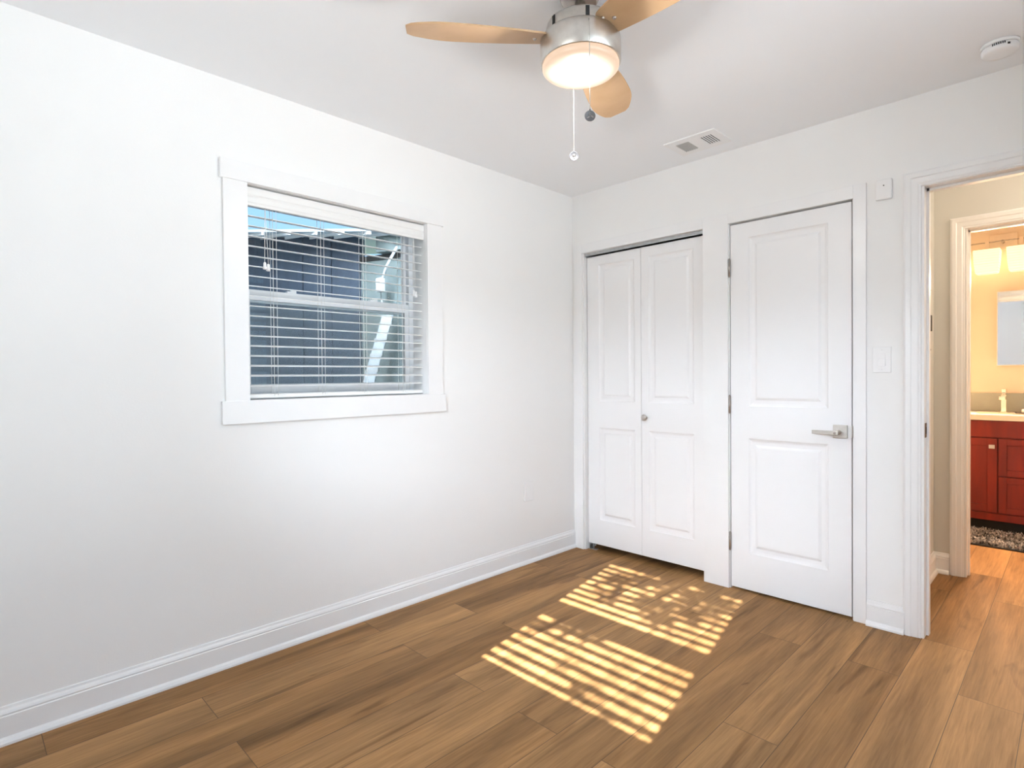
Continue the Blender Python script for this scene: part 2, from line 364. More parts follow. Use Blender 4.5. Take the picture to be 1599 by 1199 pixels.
# ---- casings and jambs
def casing(name, x0, x1, z0, z1, y=0., th=.012, parent=None, mt=None):
    return box(name, mt or M['trim'], (x0, x1, y - th, y, z0, z1), parent, .0015)
c = empty('trim_1', (.5, 0, 0)); struct(c, 'flat white casing round the bifold closet', 'casing')
casing('jamb_casing', .018, CX0 - .004, 0, HZ + .062, parent=c)
casing('post_casing', CX1, 1.115, 0, HZ + .062, parent=c)
casing('head_casing', CX0 - .004, CX1, HZ, HZ + .062, parent=c)
for x0, x1 in ((CX0, CX0 + .004),): pass
c = empty('trim_2', (1.42, 0, 0)); struct(c, 'flat white casing round the hinged closet door', 'casing')
casing('head_casing', 1.115, DX1 + .003, HZ, HZ + .062, parent=c)
casing('jamb_casing', DX1 + .003, 1.785, 0, HZ + .062, parent=c)
mb = MB()
for x0, x1 in ((DX0 - .0, DX0 + .0015), (DX1 - .0015, DX1)): mb.box(x0, x1, .0, .12, 0, HZ)
mb.box(DX0 + .004, DX0 + .02, .045, .08, 0, HZ - .01).box(DX1 - .02, DX1 - .004, .045, .08, 0, HZ - .01).box(DX0, DX1, .045, .08, HZ - .015, HZ - .001)
mb.build('door_stop', M['trim'], c)
# stepped casing round the open doorway
PROF = [(0, 0), (.068, 0), (.068, .008), (.058, .016), (.040, .015), (.036, .0115), (.014, .010), (.008, .006), (.003, .0065), (0, .004)]
c = empty('trim_3', (2.38, 0, 0)); struct(c, 'stepped white casing round the open doorway', 'casing')
def mitred(parent, x0, x1, zt, y, sgn, mt):
    # PROF u = 0 at the opening edge ... .068 outside; path goes up the left leg, over the head, down the right leg
    P = [(x0, 0, (-1, 0)), (x0, zt, (-1, 1)), (x1, zt, (1, 1)), (x1, 0, (1, 0))]
    n = len(PROF)
    for nm, (i, j) in (('side_casing', (0, 1)), ('head_casing', (1, 2)), ('side_casing', (2, 3))):
        vs = []
        for k in (i, j):
            X, Z, d = P[k]
            vs += [(X + d[0] * u, y + sgn * w, Z + d[1] * u) for u, w in PROF]
        mb = MB(); mb.add(vs, [(q, (q + 1) % n, n + (q + 1) % n, n + q) for q in range(n)] + [tuple(range(n)), tuple(range(n, 2 * n))])
        mb.build(nm, mt, parent)
mitred(c, PX0 + .004 - .008, PX1 + .004, HZ - .004, 0, -1, M['trim'])
mitred(c, PX0 + .004 - .008, PX1 + .004, HZ - .004, .12, 1, M['trim'])
mb = MB(); mb.box(PX0 - .001, PX0 + .006, -.001, .121, 0, HZ).box(PX1 - .006, PX1 + .001, -.001, .121, 0, HZ).box(PX0, PX1, -.001, .121, HZ - .006, HZ + .001)
mb.box(PX0 + .006, PX0 + .016, .05, .085, 0, HZ - .006).box(PX1 - .016, PX1 - .006, .05, .085, 0, HZ - .006).box(PX0 + .006, PX1 - .006, .05, .085, HZ - .018, HZ - .006)
mb.build('jamb', M['trim'], c)
c = empty('trim_4', (2.4, 1.1, 0)); struct(c, 'stepped white casing round the bathroom doorway', 'casing')
mitred(c, BX0 - .004, BX1 + .004, HZ - .004, 1.10, -1, M['trim'])
mb = MB(); mb.box(BX0 - .001, BX0 + .006, 1.099, 1.201, 0, HZ).box(BX1 - .006, BX1 + .001, 1.099, 1.201, 0, HZ).box(BX0, BX1, 1.099, 1.201, HZ - .006, HZ + .001)
mb.box(BX0 + .006, BX0 + .014, 1.15, 1.185, 0, HZ - .006).box(BX0 + .006, BX1 - .006, 1.15, 1.185, HZ - .016, HZ - .006)
mb.build('jamb', M['trim'], c)

# ---- moulded door slabs
def slab(x0, x1, z0, z1, yf, th, panels):
    """face at y = yf towards -y, with moulded rectangles (x0,x1,z0,z1)"""
    mb = MB()
    xs = sorted({x0, x1, *[p[0] for p in panels], *[p[1] for p in panels]}); zs = sorted({z0, z1, *[p[2] for p in panels], *[p[3] for p in panels]})
    for i in range(len(xs) - 1):
        for j in range(len(zs) - 1):
            xc, zc = (xs[i] + xs[i + 1]) / 2, (zs[j] + zs[j + 1]) / 2
            if any(p[0] < xc < p[1] and p[2] < zc < p[3] for p in panels): continue
            mb.add([(xs[i], yf, zs[j]), (xs[i + 1], yf, zs[j]), (xs[i + 1], yf, zs[j + 1]), (xs[i], yf, zs[j + 1])], [(0, 1, 2, 3)])
    rings = [(0, 0), (.007, .0055), (.016, .0085), (.024, .009), (.034, .009), (.046, .0035), (.050, .003)]
    for p in panels:
        loops = []
        for ins, dep in rings:
            a, b, c_, d = p[0] + ins, p[1] - ins, p[2] + ins, p[3] - ins
            loops.append([(a, yf + dep, c_), (b, yf + dep, c_), (b, yf + dep, d), (a, yf + dep, d)])
        vs = sum(loops, []); fs = []
        for k in range(len(loops) - 1):
            for q in range(4): fs.append((k * 4 + q, k * 4 + (q + 1) % 4, k * 4 + 4 + (q + 1) % 4, k * 4 + 4 + q))
        o = (len(loops) - 1) * 4; fs.append((o, o + 1, o + 2, o + 3)); mb.add(vs, fs)
    yb = yf + th
    mb.add([(x0, yf, z0), (x1, yf, z0), (x1, yf, z1), (x0, yf, z1), (x0, yb, z0), (x1, yb, z0), (x1, yb, z1), (x0, yb, z1)],
           [(0, 4, 5, 1), (1, 5, 6, 2), (2, 6, 7, 3), (3, 7, 4, 0), (4, 7, 6, 5)])
    return mb
def outward(o):
    """face winding checked per island: flip so that the moulded face looks to -y"""
    return o
# bifold closet
bf = empty('door_1', (.53, .03, 0)); struct(bf, 'white two-leaf bifold closet door', 'door')
YF = .028
slab(.105, .529, .046, 2.006, YF, .034, [(.200, .482, 1.022, 1.945), (.200, .482, .215, .845)]).build('leaf', M['door'], bf)
slab(.532, .962, .046, 2.006, YF, .034, [(.585, .890, 1.022, 1.945), (.585, .890, .215, .845)]).build('leaf', M['door'], bf)
MY = Matrix.Rotation(math.pi / 2, 3, 'X')       # lathe axis z -> -y
MB().lathe([(.010, 0), (.010, .012), (.017, .016), (.0195, .022), (.0185, .027), (.012, .030), (.003, .031)], (.562, YF, .930), 24, MY).build('knob', M['nickel'], bf)
MB().box(CX0 + .006, CX1 - .001, .012, .052, HZ - .013, HZ - .001).box(CX0 + .006, CX1 - .001, .012, .016, HZ - .020, HZ - .012).build('track', M['steel'], bf)
MB().box(.112, .165, .030, .058, .0, .006).box(.108, .113, .030, .058, 0, .03).tube([(.135, .045, .004), (.135, .045, .05)], .004).build('pivot_bracket', M['steel'], bf)
MB().box(CX0, CX0 + .0055, .0, .12, 0, HZ).box(CX1 - .0005, CX1 + .0005, .0, .12, 0, HZ).box(CX0, CX1, .0, .12, HZ - .001, HZ + .001).build('jamb', M['trim'], bf)
# hinged closet door
hd = empty('door_2', (1.42, .0, 0)); struct(hd, 'white two-panel hinged closet door with lever handle', 'door')
slab(1.1235, 1.7205, .012, 2.0255, .004, .035, [(1.222, 1.618, 1.022, 1.945), (1.222, 1.618, .213, .845)]).build('slab', M['door'], hd)
for zc in (1.790, 1.031, .266):
    h = MB().tube([(1.1205, -.006, zc - .047), (1.1205, -.006, zc + .047)], .0062, 12)
    h.tube([(1.1205, -.006, zc + .047), (1.1205, -.006, zc + .052)], .0045, 10).tube([(1.1205, -.006, zc - .052), (1.1205, -.006, zc - .047)], .0045, 10)
    h.box(1.1195, 1.1215, -.004, .02, zc - .045, zc + .045)
    h.build('hinge', M['dnickel'], hd)
hn = MB().box(1.640, 1.704, -.004, .0035, .880, .945).build('handle_rose', M['nickel'], hd, .002)
ZH = .909
lv = MB().lathe([(.013, 0), (.012, .012), (.011, .030), (.0105, .046)], (1.664, -.004, ZH), 20, MY)
# lever: tapered flat bar sweeping towards the hinges
lv.prism([(1.678, -.046), (1.678, -.060), (1.655, -.062), (1.566, -.060), (1.560, -.057), (1.560, -.050), (1.566, -.050), (1.65, -.047)], ZH - .0095, ZH + .0095, lambda p, t: (p[0], p[1], t))
lever = lv.build('lever', M['nickel'], hd, .0015)
MB().lathe([(.0062, 0), (.0058, .004), (.003, .0055)], (1.664, -.061, ZH), 16, MY).build('privacy_button', M['dnickel'], lever)
MB().box(1.7245, 1.7315, -.014, .004, .885, .942).build('strike_lip', M['dnickel'], hd, .002)

# ---- strike plate on the doorway jamb
sp = empty('strike_plate', (PX0 + .006, .03, .94)); tag(sp, 'small dark metal strike plate on the jamb of the open doorway', 'strike plate')
MB().box(PX0 + .006, PX0 + .0085, .010, .046, .905, .970).build('plate', M['brass'], sp, .0008)
MB().box(PX0 + .0085, PX0 + .0092, .020, .036, .922, .952).build('latch_hole', M['black'], sp)

# ================================================================== WINDOWS (local frame: u along wall, w outward, z up)
def window(name, P, u0, u1, rail, label, WZ0=WZ0, WZ1=WZ1, screen=False):
    """P(u, w, z) -> world; w = 0 at the wall face, positive outdoors"""
    def bx(mb, a, b, w0, w1, z0, z1):
        vs = [Vector(P(u, w, z)) for z in (z0, z1) for w in (w0, w1) for u in (a, b)]
        return mb.add(vs, [(0, 2, 3, 1), (4, 5, 7, 6), (0, 1, 5, 4), (2, 6, 7, 3), (0, 4, 6, 2), (1, 3, 7, 5)])
    root = empty(name, P((u0 + u1) / 2, 0, WZ0)); struct(root, label, 'window')
    T = M['trim']
    bx(MB(), u0 - .095, u0 + .003, -.013, 0, WZ0 - .001, WZ1 + .002).build('side_casing', T, root, .0015)
    bx(MB(), u1 - .003, u1 + .095, -.013, 0, WZ0 - .001, WZ1 + .002).build('side_casing', T, root, .0015)
    bx(MB(), u0 - .106, u1 + .106, -.018, 0, WZ1 - .003, WZ1 + .078).build('head_casing', T, root, .0015)
    bx(MB(), u0 - .110, u1 + .110, -.018, 0, WZ0 - .094, WZ0 + .003).build('apron_casing', T, root, .0015)
    lin = MB()                                                     # painted reveal
    bx(lin, u0 - .001, u0 + .004, -.002, .19, WZ0, WZ1); bx(lin, u1 - .004, u1 + .001, -.002, .19, WZ0, WZ1)
    bx(lin, u0, u1, -.002, .19, WZ1 - .004, WZ1 + .001); bx(lin, u0, u1, -.002, .19, WZ0 - .001, WZ0 + .004)
    lin.build('reveal_lining', T, root)
    V = M['vinyl']; w0, w1 = .125, .185
    fr = MB(); a, b, z0, z1 = u0 + .004, u1 - .004, WZ0 + .004, WZ1 - .004
    bx(fr, a, a + .028, w0, w1, z0, z1); bx(fr, b - .028, b, w0, w1, z0, z1); bx(fr, a + .028, b - .028, w0, w1, z1 - .028, z1); bx(fr, a + .028, b - .028, w0, w1, z0, z0 + .028)
    fr.build('frame', V, root, .002)
    a2, b2 = a + .028, b - .028
    up = MB(); bx(up, a2, a2 + .018, w0 + .028, w0 + .05, rail - .028, z1 - .028); bx(up, b2 - .018, b2, w0 + .028, w0 + .05, rail - .028, z1 - .028)
    bx(up, a2 + .018, b2 - .018, w0 + .028, w0 + .05, z1 - .048, z1 - .028); bx(up, a2 + .018, b2 - .018, w0 + .028, w0 + .05, rail - .028, rail + .030)
    us = up.build('upper_sash', V, root, .0015)
    bx(MB(), a2 + .016, b2 - .016, w0 + .036, w0 + .040, rail + .028, z1 - .046).build('pane', M['glass'], us)
    lo = MB(); bx(lo, a2, a2 + .026, w0 + .004, w0 + .027, z0 + .028, rail + .026); bx(lo, b2 - .026, b2, w0 + .004, w0 + .027, z0 + .028, rail + .026)
    bx(lo, a2 + .026, b2 - .026, w0 + .004, w0 + .027, z0 + .028, z0 + .058); bx(lo, a2 + .026, b2 - .026, w0 + .004, w0 + .027, rail - .020, rail + .026)
    ls = lo.build('lower_sash', V, root, .0015)
    bx(MB(), a2 + .024, b2 - .024, w0 + .013, w0 + .017, z0 + .056, rail - .018).build('pane', M['glass'], ls)
    if screen: bx(MB(), a2, b2, .176, .178, z0 + .028, rail).build('insect_screen', M['screen'], root)
    for uu in (u0 + .25, u1 - .25):
        bx(bx(MB(), uu - .022, uu + .022, w0 + .002, w0 + .024, rail + .026, rail + .034), uu - .006, uu + .02, w0 - .002, w0 + .012, rail + .034, rail + .042).build('sash_lock', V, ls, .001)
    return root
PL = lambda u, w, z: (-w, u, z)
PR = lambda u, w, z: (u, YR - w, z)
window('window_1', PL, WY0, WY1, 1.572, 'single-hung white vinyl window in the left wall with flat casing', screen=True)
window('window_2', PR, WX0, WX1, 1.520, 'single-hung white vinyl window in the wall behind the viewer')

window('added_window_3', lambda u, w, z: (XR + w, u, z), EY0, EY1, 1.30, 'wide window added for fill daylight in the unseen right wall', EZ0, EZ1)  # unseen window added to bring even daylight into the room

def blind(P, u0, u1, label, tilt, group=None, nslat=18, zlow=1.166, pitch=.0435, flip=1):
    root = empty('window_blind', P((u0 + u1) / 2, .05, WZ1)); tag(root, label, 'blind')
    base = Vector(WORLD[root.name])
    a, b = u0 + .010, u1 - .012
    def bx(mb, a, b, w0, w1, z0, z1):
        vs = [Vector(P(u, w, z)) for z in (z0, z1) for w in (w0, w1) for u in (a, b)]
        return mb.add(vs, [(0, 2, 3, 1), (4, 5, 7, 6), (0, 1, 5, 4), (2, 6, 7, 3), (0, 4, 6, 2), (1, 3, 7, 5)])
    # valance with a moulded profile (w, z)
    pv = [(.018, 1.943), (.022, 1.941), (.026, 1.945), (.026, 2.020), (.016, 2.020), (.014, 2.012), (.014, 1.990), (.017, 1.984), (.014, 1.976), (.014, 1.958), (.017, 1.951)]
    MB().prism(pv, a - .004, b + .006, lambda p, t: P(t, p[0], p[1])).build('valance', M['slat'], root)
    bx(MB(), a, b, .030, .080, 1.965, 2.018).build('head_rail', M['slat'], root, .002)
    WC, HW = .055, .025
    ct, st = math.cos(tilt), math.sin(tilt)
    sec = []
    for k in range(9):                                             # gently crowned slat section
        q = -HW + 2 * HW * k / 8; sec.append((q, .0022 * (1 - (q / HW) ** 2) + .0013))
    for k in range(8, -1, -1):
        q = -HW + 2 * HW * k / 8; sec.append((q, .0022 * (1 - (q / HW) ** 2) - .0013))
    rs = [(q * ct - h * st, q * st + h * ct) for q, h in sec]
    proto = MB().prism(rs, a, b, lambda p, t: P(t, WC + p[0], zlow + p[1])).build('slat', M['slat'], root)
    for k in range(1, nslat):
        s = proto.copy(); COL.objects.link(s); s.parent = root; s.location = (0, 0, k * pitch)
    # bottom rail and spare slat resting on it
    zb = WZ0 + .019
    MB().prism([(q * .98, h) for q, h in [(-.025, -.006), (-.022, -.009), (.022, -.009), (.025, -.006), (.025, .006), (.022, .009), (-.022, .009), (-.025, .006)]], a, b, lambda p, t: P(t, WC + p[0], zb + p[1])).build('bottom_rail', M['slat'], root)
    for fu in (.136, .375, .612, .855):
        uu = u0 + fu * (u1 - u0)
        m_ = MB()
        for w in (WC - .028, WC + .028): m_.tube([P(uu - .006 if w < WC else uu + .004, w, zb), P(uu - .006 if w < WC else uu + .004, w, 1.97)], .0012, 6)
        m_.tube([P(uu + .011, WC - .026, zb), P(uu + .011, WC - .026, 1.97)], .0010, 6)
        m_.build('ladder_cord', M['cord'], root)
    zt = 1.683
    m_ = MB(); us = (u0 + .085, u0 + .100)
    for i, uu in enumerate(us): m_.tube([P(u0 + .090, .027, 1.96), P(uu, .024, zt + .02)], .0012, 6)
    tc_ = m_.build('tilt_cord', M['cord'], root)
    for i, uu in enumerate(us):
        MB().lathe([(.003, .024), (.006, .020), (.0065, .006), (.0095, 0), (.0095, -.006), (.006, -.008)], P(uu, .024, zt - .006 * i), 12).build('tassel', M['plastic'], tc_)
    m_ = MB(); us = (u1 - .072, u1 - .058); zt = 1.640
    for i, uu in enumerate(us): m_.tube([P(u1 - .066, .027, 1.96), P(uu, .022, zt + .02)], .0012, 6)
    lc = m_.build('lift_cord', M['cord'], root)
    for i, uu in enumerate(us):
        MB().lathe([(.003, .024), (.006, .020), (.0065, .006), (.0095, 0), (.0095, -.006), (.006, -.008)], P(uu, .022, zt - .006 * i), 12).build('tassel', M['plastic'], lc)
    return root
TILT = math.radians(8)
blind(PL, WY0, WY1, 'white slatted blind with valance and cords, half open in the left wall window', TILT)
blind(PR, WX0, WX1, 'white slatted blind on the window behind the viewer that stripes the floor with sun', TILT)

# ================================================================== CEILING FAN
FX, FY = 1.3526, -1.6214
fan = empty('ceiling_fan', (FX, FY, H)); tag(fan, 'brushed nickel ceiling fan with three maple blades and lit frosted lamp', 'ceiling fan')
MB().lathe([(.020, 2.408), (.052, 2.409), (.060, 2.413), (.066, 2.425), (.067, H)], (FX, FY, 0), 40).build('canopy', M['dnickel'], fan)
MB().lathe([(.0165, 2.350), (.0165, 2.409)], (FX, FY, 0), 24).build('downrod', M['nickel'], fan)
ho = MB().lathe([(.0165, 2.380), (.022, 2.378), (.030, 2.366), (.036, 2.352), (.064, 2.347), (.094, 2.341), (.106, 2.334), (.110, 2.325), (.111, 2.294)], (FX, FY, 0), 64, caps=False)
ho.lathe([(.111, 2.294), (.122, 2.291), (.128, 2.284), (.130, 2.274), (.130, 2.209), (.127, 2.206), (.122, 2.209)], (FX, FY, 0), 64, caps=False)
hous = ho.build('motor_housing', M['nickel'], fan)
for k in range(6):
    a = math.radians(20 + 60 * k); Mz = Matrix.Rotation(a, 4, 'Z'); Mz = Matrix.Translation((FX, FY, 0)) @ Mz
    MB().box(.1095, .1118, -.006, .006, 2.298, 2.328, Mz).build('vent_slot', M['black'], hous)
lens_m = bpy.data.materials.new('lit_frosted_glass'); lens_m.use_nodes = True
t = lens_m.node_tree; b = t.nodes['Principled BSDF']; b.inputs['Base Color'].default_value = (.05, .045, .04, 1); b.inputs['Roughness'].default_value = .35
c_ = node(t, 'ShaderNodeTexCoord')
acc = None
for pos in ((FX + .035, FY + .03, 2.19), (FX - .045, FY - .04, 2.19)):
    d = node(t, 'ShaderNodeVectorMath', operation='DISTANCE'); d.inputs[1].default_value = (pos[0] - FX, pos[1] - FY, pos[2] - H); t.links.new(c_.outputs['Object'], d.inputs[0])
    r_ = node(t, 'ShaderNodeMapRange'); r_.inputs['From Min'].default_value = .015; r_.inputs['From Max'].default_value = .065; r_.inputs['To Min'].default_value = 1; r_.inputs['To Max'].default_value = 0
    t.links.new(d.outputs['Value'], r_.inputs['Value'])
    if acc is None: acc = r_.outputs[0]
    else:
        ad = node(t, 'ShaderNodeMath', operation='MAXIMUM'); t.links.new(acc, ad.inputs[0]); t.links.new(r_.outputs[0], ad.inputs[1]); acc = ad.outputs[0]
rr = node(t, 'ShaderNodeValToRGB'); rr.color_ramp.elements[0].color = (.92, .66, .47, 1); rr.color_ramp.elements[1].color = (1.5, 1.3, 1.0, 1)
t.links.new(acc, rr.inputs[0]); t.links.new(rr.outputs[0], b.inputs['Emission Color']); b.inputs['Emission Strength'].default_value = .86
MB().lathe([(.121, 2.211), (.1245, 2.202), (.1235, 2.194), (.117, 2.187), (.097, 2.182), (.06, 2.179), (.02, 2.178), (.001, 2.178)], (FX, FY, 0), 64).build('lamp_lens', lens_m, fan)
ld = bpy.data.lights.new('fan_bulb', 'POINT'); ld.energy = 13.0; ld.color = (.96, .95, .92); ld.shadow_soft_size = .03
lo_ = bpy.data.objects.new('fan_bulb', ld); COL.objects.link(lo_); lo_.location = (FX, FY, 2.135)
TH0 = math.radians(232)
def blade(th):
    R0, R1 = .098, .558
    n = 26; up = []; dn = []
    for k in range(n + 1):
        s = k / n; r = R0 + (R1 - R0) * s
        # lead edge / trail edge half widths: rounded root, belly, slanted tip
        lead = .046 + .034 * math.sin(min(1, s * 1.12) * math.pi * .62) - (.034 * ((s - .72) / .28) ** 2.2 if s > .72 else 0)
        trail = .046 + .034 * math.sin(min(1, s * 1.12) * math.pi * .62) - (.038 * ((s - .70) / .30) ** 2.0 if s > .70 else 0)
        if s > .97: lead -= .010 * ((s - .97) / .03) ** 2; trail -= .010 * ((s - .97) / .03) ** 2
        if s < .06: lead -= .012 * (1 - s / .06) ** 2; trail -= .012 * (1 - s / .06) ** 2
        up.append((r, lead)); dn.append((r, -trail))
    return up, dn
PITCH = math.radians(-14)
up, dn = blade(0)
def place(th, r, q, h):
    """r along the blade, q across (pitched), h out of its face"""
    y = q * math.cos(PITCH) - h * math.sin(PITCH); z = q * math.sin(PITCH) + h * math.cos(PITCH)
    return (FX + r * math.cos(th) - y * math.sin(th), FY + r * math.sin(th) + y * math.cos(th), 2.286 + z)
for k in range(3):
    th = TH0 + k * 2 * math.pi / 3
    m_ = MB(); n = len(up); T_ = .003
    vs = [place(th, *p, T_) for p in up] + [place(th, *p, T_) for p in dn] + [place(th, *p, -T_) for p in up] + [place(th, *p, -T_) for p in dn]
    fs = []
    for i in range(n - 1):
        fs += [(i, i + 1, n + i + 1, n + i), (2 * n + i, 3 * n + i, 3 * n + i + 1, 2 * n + i + 1), (i, 2 * n + i, 2 * n + i + 1, i + 1), (n + i, n + i + 1, 3 * n + i + 1, 3 * n + i)]
    fs += [(0, n, 3 * n, 2 * n), (n - 1, 3 * n - 1, 4 * n - 1, 2 * n - 1)]
    bl = m_.add(vs, fs).build('blade', M['blade'], fan, .0012)
    for (r, q) in ((.122, .022), (.122, -.022), (.150, 0)):
        cc = place(th, r, q, -.0035)
        MB().lathe([(.0062, .002), (.0062, -.001), (.004, -.0038), (.001, -.0045)], cc, 14).build('screw', M['dnickel'], bl)
# pull chains
def chain(pts, medal, nm):
    cobj = MB()
    P0, P1 = Vector(pts[-2]), Vector(pts[-1]); cobj.tube(pts, .0009, 6)
    L = (P1 - P0).length; nb = int(L / .0052)
    for i in range(nb):
        q = P0.lerp(P1, (i + .5) / nb); cobj.lathe([(.0006, -.0017), (.0017, 0), (.0006, .0017)], q, 6)
    co = cobj.build('pull_chain', M['nickel'], fan)
    Rm = Matrix.Rotation(_yaw, 3, 'Z') @ Matrix.Rotation(math.pi / 2, 3, 'X')
    cpos = P1 - Vector((0, 0, .017))
    md = MB().lathe([(.0145, -.0012), (.0160, -.0015), (.0165, 0), (.0160, .0015), (.0145, .0012), (.0140, .0006), (.001, .0006)], cpos, 28, Rm)
    md.tube([P1 + Vector((0, 0, .003)), P1 - Vector((0, 0, .003))], .0022, 8)
    mo = md.build('medallion', M['medal'], co)
    e = MB()
    loc = lambda x, z: cpos + Rm @ Vector((x, z, .0012))
    if medal == 'fan':
        for k in range(3):
            a = math.radians(90 + 120 * k); e.tube([loc(.002 * math.cos(a), .002 * math.sin(a)), loc(.007 * math.cos(a + .25), .007 * math.sin(a + .25)), loc(.011 * math.cos(a), .011 * math.sin(a))], .0016, 6)
    else:
        e.lathe([(.0052, -.0005), (.0052, .0012), (.001, .0016)], loc(0, .0015), 14, Rm); e.tube([loc(0, -.003), loc(0, -.009)], .0018, 6)
    e.build('emblem', M['dnickel'], mo)
fr_ = Vector((FX, FY, 0)); toward = -Vector((_F.x, _F.y, 0)).normalized(); rightv = Vector((_R.x, _R.y, 0)).normalized()
q = fr_ + toward * .128 + rightv * .010
chain([(q.x, q.y, 2.272), (q.x + toward.x * .010, q.y + toward.y * .010, 2.272), (q.x + toward.x * .014, q.y + toward.y * .014, 2.262), (q.x + toward.x * .014, q.y + toward.y * .014, 1.994)], 'fan', 'a')
q = fr_ - toward * .130 - rightv * .007
chain([(q.x, q.y, 2.272), (q.x - toward.x * .010, q.y - toward.y * .010, 2.272), (q.x - toward.x * .014, q.y - toward.y * .014, 2.262), (q.x - toward.x * .014, q.y - toward.y * .014, 1.985)], 'bulb', 'b')

# ================================================================== SMALL FITTINGS
v = empty('air_vent', (1.054, -.236, H)); tag(v, 'white ceiling air register above the closet doors, slats open at one end', 'air vent')
vx0, vx1, vy0, vy1 = .913, 1.196, -.345, -.130
mb = MB(); zt, zb = H, H - .006
ax0, ax1, ay0, ay1 = .958, 1.030, -.295, -.175
bx0, bx1 = 1.092, 1.160
for (x0, x1, y0, y1) in ((vx0, ax0, vy0, vy1), (ax1, bx0, vy0, vy1), (bx1, vx1, vy0, vy1), (ax0, ax1, vy0, ay0), (ax0, ax1, ay1, vy1), (bx0, bx1, vy0, ay0), (bx0, bx1, ay1, vy1)):
    mb.box(x0, x1, y0, y1, zb, zt)
mb.build('face_plate', M['plastic'], v)
MB().box(bx0 - .002, bx1 + .002, ay0 - .002, ay1 + .002, H - .0012, H - .0004).build('duct_opening', M['black'], v)
for k in range(6):
    xx = ax0 + .006 + .012 * k
    MB().box(-.0068, .0068, ay0, ay1, -.0006, .0006, Matrix.Translation((xx, 0, H - .004)) @ Matrix.Rotation(math.radians(-35), 4, 'Y')).build('louver', M['grey'], v)
for k in range(6):
    xx = bx0 + .002 + .0128 * k
    MB().box(-.0046, .0046, ay0, ay1, -.0006, .0006, Matrix.Translation((xx, 0, H - .0045)) @ Matrix.Rotation(math.radians(14), 4, 'Y')).build('louver', M['plastic'], v)
s = empty('smoke_detector', (2.282, -.245, H)); tag(s, 'round white smoke detector on the ceiling near the open doorway', 'smoke detector')
MB().lathe([(.059, H), (.059, H - .008), (.056, H - .011)], (2.282, -.245, 0), 48).build('mounting_base', M['plastic'], s)
MB().lathe([(.052, H - .011), (.056, H - .016), (.056, H - .030), (.050, H - .037), (.030, H - .039), (.001, H - .039)], (2.282, -.245, 0), 48).build('cover', M['plastic'], s)
for k in range(-3, 4):
    a = -1.55 + .105 * k; Mz = Matrix.Translation((2.282, -.245, 0)) @ Matrix.Rotation(a, 4, 'Z')
    MB().box(.0540, .0572, -.0016, .0016, H - .022, H - .014, Mz).build('sound_slot', M['black'], s)
Mz = Matrix.Translation((2.282, -.245, 0)) @ Matrix.Rotation(-1.02, 4, 'Z')
MB().box(.054, .0572, -.004, .004, H - .028, H - .021, Mz).build('test_light', M['black'], s)

w = empty('wall_plate', (0, -.462, .455)); tag(w, 'blank white wall plate low on the left wall near the closet', 'wall plate')
MB().box(0, .006, -.502, -.424, .396, .520).build('plate', M['plastic'], w, .002)
MB().box(.006, .0068, -.480, -.446, .425, .490).build('insert', M['plastic'], w)
ls = empty('light_switch', (1.8475, 0, 1.26)); tag(ls, 'white rocker light switch between the closet door and the open doorway', 'light switch')
MB().box(1.810, 1.885, -.006, 0, 1.200, 1.320).build('plate', M['plastic'], ls, .002)
MB().box(1.831, 1.864, -.0068, -.006, 1.227, 1.293).build('rocker_frame', M['plastic'], ls)
MB().prism([(-.0072, 1.230), (-.0125, 1.230), (-.0078, 1.260), (-.0085, 1.290), (-.0072, 1.290)], 1.833, 1.862, lambda p, t: (t, p[0], p[1])).build('rocker', M['plastic'], ls, .0005)
for z in (1.214, 1.306): MB().lathe([(.0028, 0), (.0028, .001), (.001, .0014)], (1.8475, -.006, z), 10, MY).build('screw', M['plastic'], ls)
ws = empty('wall_sensor', (1.856, 0, 2.046)); tag(ws, 'small square white wall sensor high beside the open doorway', 'sensor')
MB().box(1.824, 1.889, -.020, 0, 2.000, 2.094).build('case', M['plastic'], ws, .006, )
MB().lathe([(.0028, 0), (.0026, .0006), (.001, .0007)], (1.858, -.020, 2.064), 12, MY).build('indicator', M['black'], ws)

bp = empty('breaker_panel', (1.88, .74, 1.5)); tag(bp, 'grey electrical breaker panel on the hall end wall seen edge on', 'breaker panel')
MB().box(1.88, 1.890, .56, .935, 1.200, 1.795).build('cover', M['panelgrey'], bp, .002)
MB().box(1.890, 1.894, .62, .885, 1.25, 1.745).build('panel_door', M['panelgrey'], bp, .001)
MB().box(1.890, 1.902, .868, .900, 1.435, 1.525).build('latch', M['black'], bp, .001)
for z in (1.33, 1.672): MB().lathe([(.006, 0), (.005, .003), (.001, .004)], (1.890, .918, z), 12, Matrix.Rotation(math.pi / 2, 3, 'Y')).build('screw', M['black'], bp)

hl = empty('hall_fill_lamp', (3.05, .62, H)); tag(hl, 'round fill lamp added on the hall ceiling, out of the doorway view', 'ceiling lamp')  # unseen lamp added to brighten the hall and its floor
MB().lathe([(.15, H), (.15, H - .02), (.14, H - .03)], (3.05, .62, 0), 40).build('lamp_base', M['nickel'], hl)
M['lampglass'] = mat('lit_opal_glass', (.9, .85, .75), .3, emis=(1, .80, .55), estr=3.0, var=.005)
MB().lathe([(.138, H - .030), (.130, H - .055), (.10, H - .075), (.05, H - .085), (.001, H - .087)], (3.05, .62, 0), 40).build('lamp_shade', M['lampglass'], hl)
ld = bpy.data.lights.new('hall_fill_bulb', 'POINT'); ld.energy = 15.0; ld.color = (1.0, .84, .66); ld.shadow_soft_size = .10
lo_ = bpy.data.objects.new('hall_fill_bulb', ld); COL.objects.link(lo_); lo_.location = (3.05, .62, H - .20)

